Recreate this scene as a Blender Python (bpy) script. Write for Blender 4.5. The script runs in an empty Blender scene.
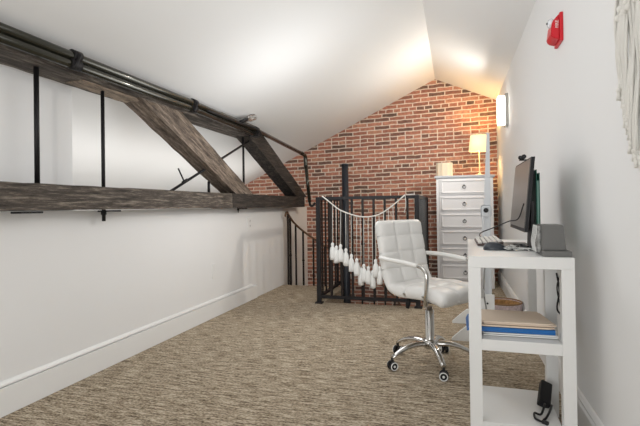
import bpy, bmesh, math, random
from mathutils import Vector, Matrix
random.seed(7)
PI = math.pi
scn = bpy.context.scene
C = scn.collection

# ------------------------------------------------------------------ camera, world, lights, exposure
yaw, pitch, roll = 0.2871, 0.0067, 0.0138
fw = Vector((-math.sin(yaw)*math.cos(pitch), math.cos(yaw)*math.cos(pitch), math.sin(pitch)))
rt = Vector((math.cos(yaw), math.sin(yaw), 0))
up = rt.cross(fw)
r2 = rt*math.cos(roll) - up*math.sin(roll)
u2 = up*math.cos(roll) + rt*math.sin(roll)
cam_d = bpy.data.cameras.new('camera')
cam = bpy.data.objects.new('camera', cam_d)
C.objects.link(cam)
M = Matrix((r2, u2, -fw)).transposed().to_4x4()
M.translation = Vector((0, 0, 0.97))
cam.matrix_world = M
cam_d.sensor_width = 36
cam_d.lens = 456.56/640*36
cam_d.shift_y = -9.49/640
cam_d.clip_start = 0.02
scn.camera = cam

world = bpy.data.worlds.new('world'); scn.world = world
world.use_nodes = True
world.node_tree.nodes['Background'].inputs[0].default_value = (0.95, 0.97, 1.0, 1)
world.node_tree.nodes['Background'].inputs[1].default_value = 1.0

def area(name, loc, target, sx, sy, power, col=(1, 1, 1)):
    l = bpy.data.lights.new(name, 'AREA'); l.shape = 'RECTANGLE'; l.size = sx; l.size_y = sy
    l.energy = power; l.color = col
    o = bpy.data.objects.new(name, l); C.objects.link(o); o.location = loc
    d = Vector(target) - Vector(loc)
    o.rotation_euler = d.to_track_quat('-Z', 'Y').to_euler()
    return o
def point(name, loc, power, col, size=0.05):
    l = bpy.data.lights.new(name, 'POINT'); l.energy = power; l.color = col; l.shadow_soft_size = size
    o = bpy.data.objects.new(name, l); C.objects.link(o); o.location = loc
    return o
area('rear_fill_light', (-0.75, -1.55, 1.0), (-0.75, 3, 1.5), 2.5, 1.9, 41, (0.98, 0.99, 1.0))  # added fill from behind the camera, no window is built there
point('front_fill_light', (-0.55, 1.7, 1.72), 7.5, (0.97, 0.985, 1.0), 0.4)  # added mid-room fill, no fixture hangs here
point('back_fill_light', (-1.0, 3.3, 1.4), 17, (0.97, 0.985, 1.0), 0.4)  # second added fill for the far half, also without a fixture
area('eaves_fill_light', (-2.45, 3.6, 0.985), (-3.1, 3.6, 1.5), 4.6, 0.25, 9, (1, 0.97, 0.935))  # added strip hidden behind the beam to brighten the eaves ceiling
scn.view_settings.view_transform = 'Standard'
scn.view_settings.look = 'None'
scn.view_settings.exposure = 0.54
scn.view_settings.gamma = 1
scn.view_settings.use_curve_mapping = False

# ------------------------------------------------------------------ materials
def mat(name, col, rough=0.5, metal=0.0, spec=None, var=0.0, vscale=8, bump=0.0, bscale=60, stretch=None, trans=0, emit=None, estr=0, coat=0):
    m = bpy.data.materials.new(name); m.use_nodes = True
    nt = m.node_tree; b = nt.nodes['Principled BSDF']
    b.inputs['Base Color'].default_value = (*col, 1)
    b.inputs['Roughness'].default_value = rough
    b.inputs['Metallic'].default_value = metal
    if spec is not None: b.inputs['Specular IOR Level'].default_value = spec
    if trans: b.inputs['Transmission Weight'].default_value = trans
    if coat: b.inputs['Coat Weight'].default_value = coat
    if emit:
        b.inputs['Emission Color'].default_value = (*emit, 1); b.inputs['Emission Strength'].default_value = estr
    tc = nt.nodes.new('ShaderNodeTexCoord'); mp = nt.nodes.new('ShaderNodeMapping')
    nt.links.new(tc.outputs['Object'], mp.inputs[0])
    if stretch: mp.inputs['Scale'].default_value = stretch
    if var:
        n = nt.nodes.new('ShaderNodeTexNoise'); n.inputs['Scale'].default_value = vscale; n.inputs['Detail'].default_value = 5
        nt.links.new(mp.outputs[0], n.inputs[0])
        r = nt.nodes.new('ShaderNodeValToRGB')
        r.color_ramp.elements[0].position = 0.3; r.color_ramp.elements[1].position = 0.7
        r.color_ramp.elements[0].color = (*[c*(1-var) for c in col], 1)
        r.color_ramp.elements[1].color = (*[min(1, c*(1+var)) for c in col], 1)
        nt.links.new(n.outputs[0], r.inputs[0]); nt.links.new(r.outputs[0], b.inputs['Base Color'])
    if bump:
        n = nt.nodes.new('ShaderNodeTexNoise'); n.inputs['Scale'].default_value = bscale; n.inputs['Detail'].default_value = 4
        nt.links.new(mp.outputs[0], n.inputs[0])
        bp = nt.nodes.new('ShaderNodeBump'); bp.inputs['Strength'].default_value = bump; bp.inputs['Distance'].default_value = 0.01
        nt.links.new(n.outputs[0], bp.inputs['Height']); nt.links.new(bp.outputs[0], b.inputs['Normal'])
    return m

def brick_material():
    m = bpy.data.materials.new('old_red_brick'); m.use_nodes = True
    nt = m.node_tree; N = nt.nodes; Lk = nt.links; b = N['Principled BSDF']
    tc = N.new('ShaderNodeTexCoord')
    sep = N.new('ShaderNodeSeparateXYZ'); Lk.new(tc.outputs['Object'], sep.inputs[0])
    cmb = N.new('ShaderNodeCombineXYZ'); Lk.new(sep.outputs['X'], cmb.inputs['X'])
    lean = N.new('ShaderNodeMath'); lean.operation = 'MULTIPLY_ADD'; lean.inputs[1].default_value = -0.018   # old courses run slightly out of level
    Lk.new(sep.outputs['X'], lean.inputs[0]); Lk.new(sep.outputs['Z'], lean.inputs[2]); Lk.new(lean.outputs[0], cmb.inputs['Y'])
    # wobble of the courses
    nz = N.new('ShaderNodeTexNoise'); nz.inputs['Scale'].default_value = 9; nz.inputs['Detail'].default_value = 3
    Lk.new(tc.outputs['Object'], nz.inputs[0])
    sub = N.new('ShaderNodeVectorMath'); sub.operation = 'SUBTRACT'; sub.inputs[1].default_value = (0.5, 0.5, 0.5)
    Lk.new(nz.outputs['Color'], sub.inputs[0])
    sc = N.new('ShaderNodeVectorMath'); sc.operation = 'SCALE'; sc.inputs['Scale'].default_value = 0.022
    Lk.new(sub.outputs[0], sc.inputs[0])
    ad = N.new('ShaderNodeVectorMath'); ad.operation = 'ADD'
    Lk.new(cmb.outputs[0], ad.inputs[0]); Lk.new(sc.outputs[0], ad.inputs[1])
    def bt(c1, c2, mo):
        t = N.new('ShaderNodeTexBrick')
        t.offset = 0.5; t.offset_frequency = 2; t.squash = 0.5; t.squash_frequency = 7
        t.inputs['Scale'].default_value = 1
        t.inputs['Brick Width'].default_value = 0.208; t.inputs['Row Height'].default_value = 0.0535
        t.inputs['Mortar Size'].default_value = 0.0078; t.inputs['Mortar Smooth'].default_value = 0.25
        t.inputs['Bias'].default_value = 0.0
        t.inputs['Color1'].default_value = (*c1, 1); t.inputs['Color2'].default_value = (*c2, 1); t.inputs['Mortar'].default_value = (*mo, 1)
        Lk.new(ad.outputs[0], t.inputs['Vector'])
        return t
    t = bt((0, 0, 0), (1, 1, 1), (0, 0, 0))
    ramp = N.new('ShaderNodeValToRGB'); el = ramp.color_ramp.elements
    el[0].position = 0.0; el[0].color = (0.15, 0.095, 0.07, 1)
    el[1].position = 1.0; el[1].color = (0.58, 0.30, 0.20, 1)
    for p, c in ((0.12, (0.22, 0.12, 0.09)), (0.24, (0.34, 0.15, 0.105)), (0.55, (0.44, 0.19, 0.13)), (0.82, (0.55, 0.25, 0.17))):
        e = el.new(p); e.color = (*c, 1)
    Lk.new(t.outputs['Color'], ramp.inputs[0])
    # blotches inside the bricks
    n2 = N.new('ShaderNodeTexNoise'); n2.inputs['Scale'].default_value = 26; n2.inputs['Detail'].default_value = 6
    Lk.new(tc.outputs['Object'], n2.inputs[0])
    r2_ = N.new('ShaderNodeValToRGB'); r2_.color_ramp.elements[0].position = .3; r2_.color_ramp.elements[1].position = .72
    r2_.color_ramp.elements[0].color = (.62, .56, .55, 1); r2_.color_ramp.elements[1].color = (1.25, 1.2, 1.15, 1)
    Lk.new(n2.outputs[0], r2_.inputs[0])
    mul = N.new('ShaderNodeMix'); mul.data_type = 'RGBA'; mul.blend_type = 'MULTIPLY'; mul.inputs[0].default_value = 0.85
    Lk.new(ramp.outputs[0], mul.inputs[6]); Lk.new(r2_.outputs[0], mul.inputs[7])
    # mortar, uneven
    n3 = N.new('ShaderNodeTexNoise'); n3.inputs['Scale'].default_value = 40; n3.inputs['Detail'].default_value = 3
    Lk.new(tc.outputs['Object'], n3.inputs[0])
    r3 = N.new('ShaderNodeValToRGB'); r3.color_ramp.elements[0].position = .25; r3.color_ramp.elements[1].position = .7
    r3.color_ramp.elements[0].color = (.60, .48, .39, 1); r3.color_ramp.elements[1].color = (.88, .76, .64, 1)
    Lk.new(n3.outputs[0], r3.inputs[0])
    mx = N.new('ShaderNodeMix'); mx.data_type = 'RGBA'
    Lk.new(t.outputs['Fac'], mx.inputs[0]); Lk.new(mul.outputs[2], mx.inputs[6]); Lk.new(r3.outputs[0], mx.inputs[7])
    Lk.new(mx.outputs[2], b.inputs['Base Color'])
    b.inputs['Roughness'].default_value = 0.85
    inv = N.new('ShaderNodeMath'); inv.operation = 'SUBTRACT'; inv.inputs[0].default_value = 1
    Lk.new(t.outputs['Fac'], inv.inputs[1])
    h2 = N.new('ShaderNodeMath'); h2.operation = 'MULTIPLY_ADD'; h2.inputs[1].default_value = .4
    Lk.new(n2.outputs[0], h2.inputs[0]); Lk.new(inv.outputs[0], h2.inputs[2])
    bp = N.new('ShaderNodeBump'); bp.inputs['Strength'].default_value = .7; bp.inputs['Distance'].default_value = .012
    Lk.new(h2.outputs[0], bp.inputs['Height']); Lk.new(bp.outputs[0], b.inputs['Normal'])
    return m

def carpet_material():
    m = bpy.data.materials.new('loop_carpet'); m.use_nodes = True
    nt = m.node_tree; N = nt.nodes; Lk = nt.links; b = N['Principled BSDF']
    tc = N.new('ShaderNodeTexCoord')
    def noise(scale, s, det):
        mp = N.new('ShaderNodeMapping'); mp.inputs['Scale'].default_value = s; mp.inputs['Rotation'].default_value = (0, 0, math.radians(-3))
        Lk.new(tc.outputs['Object'], mp.inputs[0])
        n = N.new('ShaderNodeTexNoise'); n.inputs['Scale'].default_value = scale; n.inputs['Detail'].default_value = det; n.inputs['Roughness'].default_value = .65
        Lk.new(mp.outputs[0], n.inputs[0]); return n
    a = noise(70, (.13, 1.0, 1), 3); c = noise(150, (.4, 1.2, 1), 2)
    mixn = N.new('ShaderNodeMath'); mixn.operation = 'MULTIPLY_ADD'; mixn.inputs[1].default_value = .5
    Lk.new(c.outputs[0], mixn.inputs[0])
    h = N.new('ShaderNodeMath'); h.operation = 'MULTIPLY'; h.inputs[1].default_value = .5
    Lk.new(a.outputs[0], h.inputs[0]); Lk.new(h.outputs[0], mixn.inputs[2])
    r = N.new('ShaderNodeValToRGB'); el = r.color_ramp.elements
    el[0].position = .39; el[0].color = (.085, .062, .042, 1)
    el[1].position = .59; el[1].color = (.62, .535, .415, 1)
    e = el.new(.48); e.color = (.29, .23, .16, 1)
    Lk.new(mixn.outputs[0], r.inputs[0]); Lk.new(r.outputs[0], b.inputs['Base Color'])
    b.inputs['Roughness'].default_value = .95; b.inputs['Specular IOR Level'].default_value = .15
    bp = N.new('ShaderNodeBump'); bp.inputs['Strength'].default_value = .8; bp.inputs['Distance'].default_value = .008
    Lk.new(mixn.outputs[0], bp.inputs['Height']); Lk.new(bp.outputs[0], b.inputs['Normal'])
    return m

def timber_material(name, dark, mid, light, sc, rot=0):
    m = bpy.data.materials.new(name); m.use_nodes = True
    nt = m.node_tree; N = nt.nodes; Lk = nt.links; b = N['Principled BSDF']
    tc = N.new('ShaderNodeTexCoord'); mp = N.new('ShaderNodeMapping'); mp.vector_type = 'TEXTURE'; mp.inputs['Scale'].default_value = [1/q for q in sc]; mp.inputs['Rotation'].default_value = (rot, 0, 0)
    Lk.new(tc.outputs['Object'], mp.inputs[0])
    n = N.new('ShaderNodeTexNoise'); n.inputs['Scale'].default_value = 19; n.inputs['Detail'].default_value = 12; n.inputs['Roughness'].default_value = .78
    Lk.new(mp.outputs[0], n.inputs[0])
    r = N.new('ShaderNodeValToRGB'); el = r.color_ramp.elements
    el[0].position = .36; el[0].color = (*dark, 1); el[1].position = .68; el[1].color = (*light, 1)
    e = el.new(.5); e.color = (*mid, 1)
    Lk.new(n.outputs[0], r.inputs[0]); Lk.new(r.outputs[0], b.inputs['Base Color'])
    b.inputs['Roughness'].default_value = .8
    bp = N.new('ShaderNodeBump'); bp.inputs['Strength'].default_value = .8; bp.inputs['Distance'].default_value = .008
    Lk.new(n.outputs[0], bp.inputs['Height']); Lk.new(bp.outputs[0], b.inputs['Normal'])
    return m

m_wall = mat('white_wall_paint', (.80, .80, .795), .7, bump=.03, bscale=180)
m_ceil = mat('white_ceiling_paint', (.80, .80, .79), .8, bump=.03, bscale=150)
m_trim = mat('white_trim_paint', (.82, .82, .81), .4)
m_brick = brick_material()
m_carpet = carpet_material()
m_beam = timber_material('charred_beam_timber', (.012, .009, .007), (.075, .06, .048), (.34, .29, .235), (1.6, .22, 3.0))
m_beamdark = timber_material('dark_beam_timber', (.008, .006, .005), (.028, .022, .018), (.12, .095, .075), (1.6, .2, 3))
m_brace = timber_material('brown_brace_timber', (.02, .014, .010), (.14, .105, .08), (.42, .34, .265), (1.6, .25, 2.6), math.radians(-24))
m_plank = timber_material('lit_tan_timber', (.06, .045, .03), (.26, .20, .15), (.5, .41, .31), (1.6, .25, 2.6))  # paler tan carries the eaves light on the underside
m_pipe = mat('black_oiled_pipe', (.028, .027, .018), .22, .4, coat=.3)
m_iron = mat('black_iron', (.012, .011, .012), .5, .1, spec=.3)
m_bronze = mat('dark_bronze_iron', (.014, .009, .007), .5, .1, spec=.3)
m_wood_rail = mat('worn_bronze_handrail', (.16, .09, .05), .4, .4)
m_greypanel = mat('grey_steel_panel', (.13, .135, .14), .35, .5)
m_desk = mat('white_laminate', (.72, .72, .705), .4)
m_dresser = mat('white_dresser_paint', (.86, .85, .86), .4)
m_dresser_top = mat('grey_edge_paint', (.52, .54, .58), .4)
m_chrome = mat('chrome', (.60, .59, .57), .10, 1)
m_steel = mat('brushed_steel', (.45, .44, .42), .28, 1)
m_leather = mat('white_leatherette', (.80, .79, .765), .38, bump=.05, bscale=250)
m_black = mat('black_plastic', (.013, .013, .014), .45, spec=.25)
m_rim = mat('white_wheel_rim', (.75, .75, .73), .4)
m_ring = mat('dark_ring_pull', (.05, .05, .055), .3, .8)
m_screen = mat('dark_glossy_screen', (.15, .135, .12), .3)
m_green = mat('green_plastic', (.0, .13, .085), .4)
m_greybox = mat('grey_fabric_plastic', (.12, .118, .112), .5, bump=.1, bscale=300)
m_mesh = mat('clear_grey_plastic', (.27, .27, .26), .15, var=.5, vscale=45, bump=.8, bscale=60)
m_mouse = mat('slate_plastic', (.035, .042, .052), .3)
m_key = mat('cream_keys', (.72, .70, .66), .5)
m_kb = mat('dark_keyboard_base', (.09, .06, .055), .5)
m_red = mat('red_alarm_plastic', (.62, .008, .02), .35)
m_white_ink = mat('white_ink', (.85, .83, .8), .5)
m_lens = mat('clear_strobe_lens', (.75, .77, .8), .08, coat=.8)
m_rope = mat('cream_cotton', (.80, .78, .73), .9, bump=.5, bscale=300)
m_tassel = mat('white_tassel_cotton', (.84, .84, .82), .85)
m_manila = mat('manila_card', (.72, .59, .47), .65)
m_blue = mat('blue_plastic_binder', (.0, .11, .36), .3)
m_paper = mat('white_paper', (.8, .8, .79), .7)
m_basket = mat('mauve_woven_basket', (.52, .42, .42), .8, var=.25, vscale=60, bump=.5, bscale=90)
m_basketin = mat('golden_basket_lining', (.42, .24, .09), .6, var=.4, vscale=40)
m_stand = mat('pale_grey_painted_wood', (.62, .64, .66), .45)
m_standfoot = mat('white_painted_wood', (.78, .78, .76), .45)
m_plate = mat('white_outlet_plastic', (.80, .80, .79), .35)
m_slot = mat('dark_slot', (.05, .05, .05), .6)
m_shade = mat('cream_lamp_shade', (.80, .70, .48), .8, emit=(1.0, .76, .40), estr=.55)
m_glow = mat('opal_sconce_glass', (.9, .9, .88), .4, emit=(1, .95, .84), estr=5)
m_wax = mat('cream_ribbed_ceramic', (.78, .66, .50), .5)
m_bulb = mat('clear_bulb_glass', (.95, .95, .95), .03, trans=.95)
m_fil = mat('bulb_filament', (.25, .16, .09), .4)
m_cable_w = mat('grey_white_cable', (.6, .6, .58), .5)
m_brass = mat('cream_stem', (.7, .6, .42), .4)
m_dark_red = mat('dark_red_mark', (.4, .05, .04), .5)

# ------------------------------------------------------------------ mesh helpers
def V(*a): return Vector(a)
def bx(bm, x0, x1, y0, y1, z0, z1, bev=0.0, mtx=None):
    vs = [bm.verts.new((x, y, z)) for z in (z0, z1) for y in (y0, y1) for x in (x0, x1)]
    fs = [(0, 2, 3, 1), (4, 5, 7, 6), (0, 1, 5, 4), (2, 6, 7, 3), (0, 4, 6, 2), (1, 3, 7, 5)]
    faces = [bm.faces.new([vs[i] for i in f]) for f in fs]
    if bev > 0:
        es = list({e for f in faces for e in f.edges})
        res = bmesh.ops.bevel(bm, geom=es, offset=bev, segments=2, affect='EDGES', profile=.5)
        vs = list({v for v in res['verts']})
    if mtx is not None:
        bmesh.ops.transform(bm, matrix=mtx, verts=[v for v in vs if v.is_valid])
def frames(pts, closed=False):
    T = []
    n = len(pts)
    for i in range(n):
        a = pts[max(i-1, 0)]; b = pts[min(i+1, n-1)]
        T.append((b-a).normalized())
    ref = V(0, 0, 1) if abs(T[0].z) < .9 else V(1, 0, 0)
    u = T[0].cross(ref).normalized(); out = []
    for t in T:
        u = (u - t*u.dot(t)).normalized()
        out.append((t, u, t.cross(u)))
    return out
def tube(bm, pts, rad, n=10, cap=True, sq=False):
    pts = [Vector(p) for p in pts]
    fr = frames(pts)
    rings = []
    for i, p in enumerate(pts):
        r = rad[i] if isinstance(rad, (list, tuple)) else rad
        ring = []
        for k in range(n):
            a = 2*PI*k/n
            if sq: a += PI/4
            ring.append(bm.verts.new(p + fr[i][1]*math.cos(a)*r + fr[i][2]*math.sin(a)*r))
        rings.append(ring)
    for i in range(len(rings)-1):
        for k in range(n):
            f = bm.faces.new((rings[i][k], rings[i][(k+1) % n], rings[i+1][(k+1) % n], rings[i+1][k]))
            f.smooth = not sq
    if cap:
        bm.faces.new(rings[0][::-1]); bm.faces.new(rings[-1])
def smoothpath(pts, sub=6):
    pts = [Vector(p) for p in pts]; P = [pts[0]*2-pts[1]] + pts + [pts[-1]*2-pts[-2]]; out = []
    for i in range(1, len(P)-2):
        for k in range(sub):
            t = k/sub
            a, b, c, d = P[i-1], P[i], P[i+1], P[i+2]
            out.append(.5*((2*b)+(c-a)*t+(2*a-5*b+4*c-d)*t*t+(3*b-a-3*c+d)*t**3))
    out.append(pts[-1]); return out
def lathe(bm, prof, c=(0, 0, 0), n=24, axis='z', smooth=True):
    c = Vector(c); rings = []
    for r, h in prof:
        ring = []
        for k in range(n):
            a = 2*PI*k/n
            p = (r*math.cos(a), r*math.sin(a), h)
            if axis == 'x': p = (p[2], p[0], p[1])
            if axis == 'y': p = (p[0], p[2], p[1])
            ring.append(bm.verts.new(c+Vector(p)))
        rings.append(ring)
    for i in range(len(rings)-1):
        for k in range(n):
            f = bm.faces.new((rings[i][k], rings[i][(k+1) % n], rings[i+1][(k+1) % n], rings[i+1][k])); f.smooth = smooth
    for r, rev in ((rings[0], True), (rings[-1], False)):
        bm.faces.new(r[::-1] if rev else r)
def prism(bm, poly, ext):
    """poly: list of 3D points (planar); ext: extrusion vector"""
    a = [bm.verts.new(p) for p in poly]; b = [bm.verts.new(Vector(p)+Vector(ext)) for p in poly]
    bm.faces.new(a[::-1]); bm.faces.new(b); n = len(a)
    for i in range(n): bm.faces.new((a[i], a[(i+1) % n], b[(i+1) % n], b[i]))
def ball(bm, c, r, s=(1, 1, 1), seg=14, rings=8):
    res = bmesh.ops.create_uvsphere(bm, u_segments=seg, v_segments=rings, radius=r)
    for v in res['verts']:
        v.co = Vector((v.co.x*s[0], v.co.y*s[1], v.co.z*s[2])) + Vector(c)
    for v in res['verts']:
        for f in v.link_faces: f.smooth = True

def obj(name, bm, m, parent=None, kind=None, world=False, normals=True):
    if normals: bmesh.ops.recalc_face_normals(bm, faces=bm.faces)
    me = bpy.data.meshes.new(name); 
    bm.to_mesh(me); bm.free()
    o = bpy.data.objects.new(name, me); C.objects.link(o)
    me.materials.append(m)
    if parent is not None:
        o.parent = parent
        if world:
            root = parent
            while root.parent: root = root.parent
            me.transform(root.matrix_basis.inverted())
    if kind: o['kind'] = kind
    return o
def nb(): return bmesh.new()
def tag(o, label, cat, group=None):
    o['label'] = label; o['category'] = cat
    if group: o['group'] = group
    return o
def thing(name, label, cat, loc=(0, 0, 0), rotz=0, group=None):
    o = bpy.data.objects.new(name, None); C.objects.link(o); o.empty_display_size = .05
    o.location = loc; o.rotation_euler = (0, 0, rotz)
    o.matrix_basis = Matrix.Translation(loc) @ Matrix.Rotation(rotz, 4, 'Z')
    return tag(o, label, cat, group)
def dup(root, loc, label=None, rotz=None):
    r = root.copy(); C.objects.link(r); r.location = loc
    if rotz is not None: r.rotation_euler = (0, 0, rotz)
    if label: r['label'] = label
    for ch in list(root.children):
        c = ch.copy(); C.objects.link(c); c.parent = r
        for g in list(ch.children):
            d = g.copy(); C.objects.link(d); d.parent = c
    return r

# ------------------------------------------------------------------ the setting
XL, XR, RX, RZ = -2.07, .52, -.225, 2.62      # left half-wall, right wall, ridge
SL = .462                                       # slope of the left roof plane
def zl(x): return RZ - SL*(RX-x)
ZR = 2.275                                      # roof height at right wall
def yb(x): return 6.12 + (XR-x)*.058            # brick wall
Y0 = -1.6
CX, CY, CR = -1.26, 5.35, .75                   # spiral stair

# floor with the stair opening
bm = nb()
zt, th = 0, -.24
def slab(poly): prism(bm, [(x, y, th) for x, y in poly], (0, 0, -th))
slab([(XL-.2, Y0), (XR+.1, Y0), (XR+.1, 4.46), (XL-.2, 4.46)])
slab([(XL-.2, 4.46), (-1.29, 4.46), (-1.29, 5.35), (XL-.2, 5.35)])
slab([(-.30, 4.46), (XR+.1, 4.46), (XR+.1, 6.2), (-.30, 6.2)])
obj('floor', bm, m_carpet, kind='structure')
bm = nb(); bx(bm, XL-.2, XR+.1, 4.0, 6.5, -2.75, -2.7)
obj('floor', bm, m_carpet, kind='structure')

# ceiling, two slopes
bm = nb()
prism(bm, [(RX, Y0, RZ), (-3.75, Y0, zl(-3.75)), (-3.75, Y0, zl(-3.75)+.1), (RX, Y0, RZ+.1), (XR+.12, Y0, ZR-.05+.1), (XR+.12, Y0, ZR-.055)], (0, 6.5-Y0, 0))
obj('ceiling', bm, m_ceil, kind='structure')

# brick gable wall: own object, rotated so its courses follow the wall
def brickpts():
    L = 6.4
    return L
ang = math.atan2(yb(-3.8)-yb(XR), -3.8-XR)
bm = nb()
pts2 = [(.15, -2.7), (.15, 2.9), (-4.45, 2.9), (-4.45, -2.7)]
prism(bm, [(x, 0, z) for x, z in pts2], (0, .2, 0))
bw = obj('wall_back', bm, m_brick, kind='structure')
bw.location = (XR, yb(XR), 0); bw.rotation_euler = (0, 0, math.atan2(-.058, 1))

bm = nb(); bx(bm, XR, XR+.12, Y0, 6.35, -2.7, 2.6)
obj('wall_right', bm, m_wall, kind='structure')
bm = nb(); bx(bm, XL-.2, XL, Y0, 5.35, th, .966)
obj('wall_left', bm, m_wall, kind='structure')
# stairwell side wall, set slightly proud beyond the end of the half wall
bm = nb(); prism(bm, [(-2.10, 5.35, -2.7), (-2.045, 6.35, -2.7), (-2.2, 6.35, -2.7), (-2.2, 5.35, -2.7)], (0, 0, 2.7+.966))
obj('wall_stairwell', bm, mat('cream_stairwell_paint', (.80, .77, .72), .7), kind='structure')
bm = nb(); bx(bm, XL-.2, -.2, 4.36, 4.40, -2.7, th); bx(bm, -.26, -.2, 4.4, 6.2, -2.7, th)
obj('wall_stairwell', bm, m_wall, kind='structure')
# eaves space behind the truss
bm = nb(); bx(bm, -3.75, XL-.2, Y0, 6.4, .80, .93)
obj('floor_eaves', bm, m_wall, kind='structure')
bm = nb(); bx(bm, -3.75, -3.65, Y0, 6.4, .5, 1.2)
obj('wall_eaves', bm, m_wall, kind='structure')
# boxed wall behind the truss on the left
bm = nb(); prism(bm, [(-2.2, -1.5, .967), (-2.2, 2.21, .967), (-3.3, 2.21, .967), (-3.3, -1.5, .967)], (0, 0, .95))
obj('wall_boxed', bm, m_wall, kind='structure')
bm = nb(); bx(bm, -3.75, XR+.12, Y0-.1, Y0, -.2, 2.75)
obj('wall_front', bm, m_wall, kind='structure')

# baseboards
bm = nb(); bx(bm, XL, XL+.016, Y0, 4.53, 0, .135, .002)
o = obj('baseboard_left', bm, m_trim, kind='structure')
bm = nb()
prism(bm, [(XL, Y0, .139), (XL+.001, Y0, .139), (XL+.013, Y0, .140), (XL+.012, Y0, .148), (XL+.006, Y0, .158), (XL, Y0, .163)], (0, 1.6+4.53-.1, 0))
obj('trim_1', bm, m_trim, kind='structure')
bm = nb()
prism(bm, [(XR, Y0, 0), (XR-.018, Y0, 0), (XR-.018, Y0, .10), (XR-.012, Y0, .112), (XR-.015, Y0, .122), (XR-.006, Y0, .137), (XR, Y0, .142)], (0, 6.12-Y0, 0))
obj('baseboard_right', bm, m_trim, kind='structure')

# ------------------------------------------------------------------ timber truss
truss = thing('roof_truss', 'rough dark timber truss with braces and iron rods above the white half wall', 'roof truss', (-2.05, 3, .967))
FX, BX = -1.95, -2.15
def rough(bm, amp, seed=1, cuts=0):
    rnd = random.Random(seed)
    for v in bm.verts: v.co += Vector((rnd.uniform(-amp, amp) for _ in range(3)))
def beam(p0, p1, w0, w1, zdir, amp=.004, n=26, seed=1):
    """beam from p0 to p1 lists of 4 corner offsets"""
    bm = nb(); rnd = random.Random(seed); rings = []
    p0 = Vector(p0); p1 = Vector(p1)
    for i in range(n+1):
        t = i/n; c = p0.lerp(p1, t); ring = []
        per = [(0, 0), (.25, 0), (.5, 0), (.75, 0), (1, 0), (1, .25), (1, .5), (1, .75), (1, 1), (.75, 1), (.5, 1), (.25, 1), (0, 1), (0, .75), (0, .5), (0, .25)]
        for (a, b) in per:
            corner = (a in (0, 1)) and (b in (0, 1))
            q = c + Vector((-w0*a, 0, 0)) + Vector(zdir)*w1*b
            k = amp*(1.6 if corner else 1)
            q += Vector((rnd.uniform(-k, k), rnd.uniform(-k, k), rnd.uniform(-k, k)))
            ring.append(bm.verts.new(q))
        rings.append(ring)
    m_ = len(rings[0])
    for i in range(n):
        for k in range(m_):
            bm.faces.new((rings[i][k], rings[i][(k+1) % m_], rings[i+1][(k+1) % m_], rings[i+1][k]))
    bm.faces.new(rings[0][::-1]); bm.faces.new(rings[-1])
    return bm
lower = obj('bottom_chord', beam((FX, -.6, .972), (FX, 3.78, .970), .2, .131, (0, 0, 1), .0012, 60, 3), m_beam, truss, world=True)
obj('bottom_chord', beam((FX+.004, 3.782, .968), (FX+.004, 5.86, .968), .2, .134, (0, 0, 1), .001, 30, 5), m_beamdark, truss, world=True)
obj('top_chord', beam((FX, -.6, 1.712), (FX, 4.35, 1.685), .2, .12, (0, 0, 1), .0012, 60, 8), m_beam, truss, world=True)
# braces: lower edge line and upper edge line in the front plane
def brace(name, a0, a1, b0, b1, depth, m, seed, amp=.0025, x0=FX-.004):
    bm = nb(); rnd = random.Random(seed); n = 16; rings = []
    for i in range(n+1):
        t = i/n
        lo = Vector((x0, a0[0]+(a1[0]-a0[0])*t, a0[1]+(a1[1]-a0[1])*t)); hi = Vector((x0, b0[0]+(b1[0]-b0[0])*t, b0[1]+(b1[1]-b0[1])*t))
        ring = []
        for (a, b) in [(0, 0), (0, .33), (0, .66), (0, 1), (.5, 1), (1, 1), (1, .5), (1, 0), (.66, 0), (.33, 0)]:
            q = lo.lerp(hi, b) + Vector((-depth*a, 0, 0))
            q += Vector([rnd.uniform(-amp, amp) for _ in range(3)])
            ring.append(bm.verts.new(q))
        rings.append(ring)
    k_ = len(rings[0])
    for i in range(n):
        for k in range(k_): bm.faces.new((rings[i][k], rings[i][(k+1) % k_], rings[i+1][(k+1) % k_], rings[i+1][k]))
    bm.faces.new(rings[0][::-1]); bm.faces.new(rings[-1])
    return obj(name, bm, m, truss, world=True)
brace('diagonal_brace', (2.50, 1.70), (3.86, 1.10), (2.84, 1.76), (4.25, 1.10), .15, m_brace, 11)
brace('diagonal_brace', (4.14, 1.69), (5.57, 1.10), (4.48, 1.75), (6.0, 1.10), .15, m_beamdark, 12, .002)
# plank under the top chord, light from the eaves painted in as paler timber
bm = beam((FX-.03, 2.07, 1.69), (FX-.03, 2.60, 1.678), .12, .025, (0, 0, 1), .0025, 14, 4)
obj('lit_underside_plank', bm, m_plank, truss, world=True)
def rod(x, y, z0, z1, r, name='tie_rod'):
    bm = nb(); tube(bm, [(x, y, z0), (x, y, z1)], r, 10)
    return obj(name, bm, m_iron, truss, world=True)
rod(-2.03, 1.815, 1.09, 1.72, .0125)
rod(-2.03, 2.27, .90, 1.72, .011)
rod(-2.03, 4.18, 1.09, 1.70, .011)
rod(-2.03, 3.50, 1.09, 1.20, .012, 'rod_stub')
bm = nb(); tube(bm, [(-2.03, 2.95, 1.10), (-2.0, 4.42, 1.715)], .0105, 10); tube(bm, [(-2.055, 2.95, 1.088), (-2.025, 4.42, 1.703)], .008, 8)
obj('tie_rod', bm, m_iron, truss, world=True)
bm = nb(); tube(bm, [(-2.04, 3.14, 1.185), (-2.05, 3.08, 1.28)], .006, 8); tube(bm, [(-2.03, 3.11, 1.17), (-2.03, 3.17, 1.195)], .014, 8)
obj('hook', bm, m_iron, truss, world=True)
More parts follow.
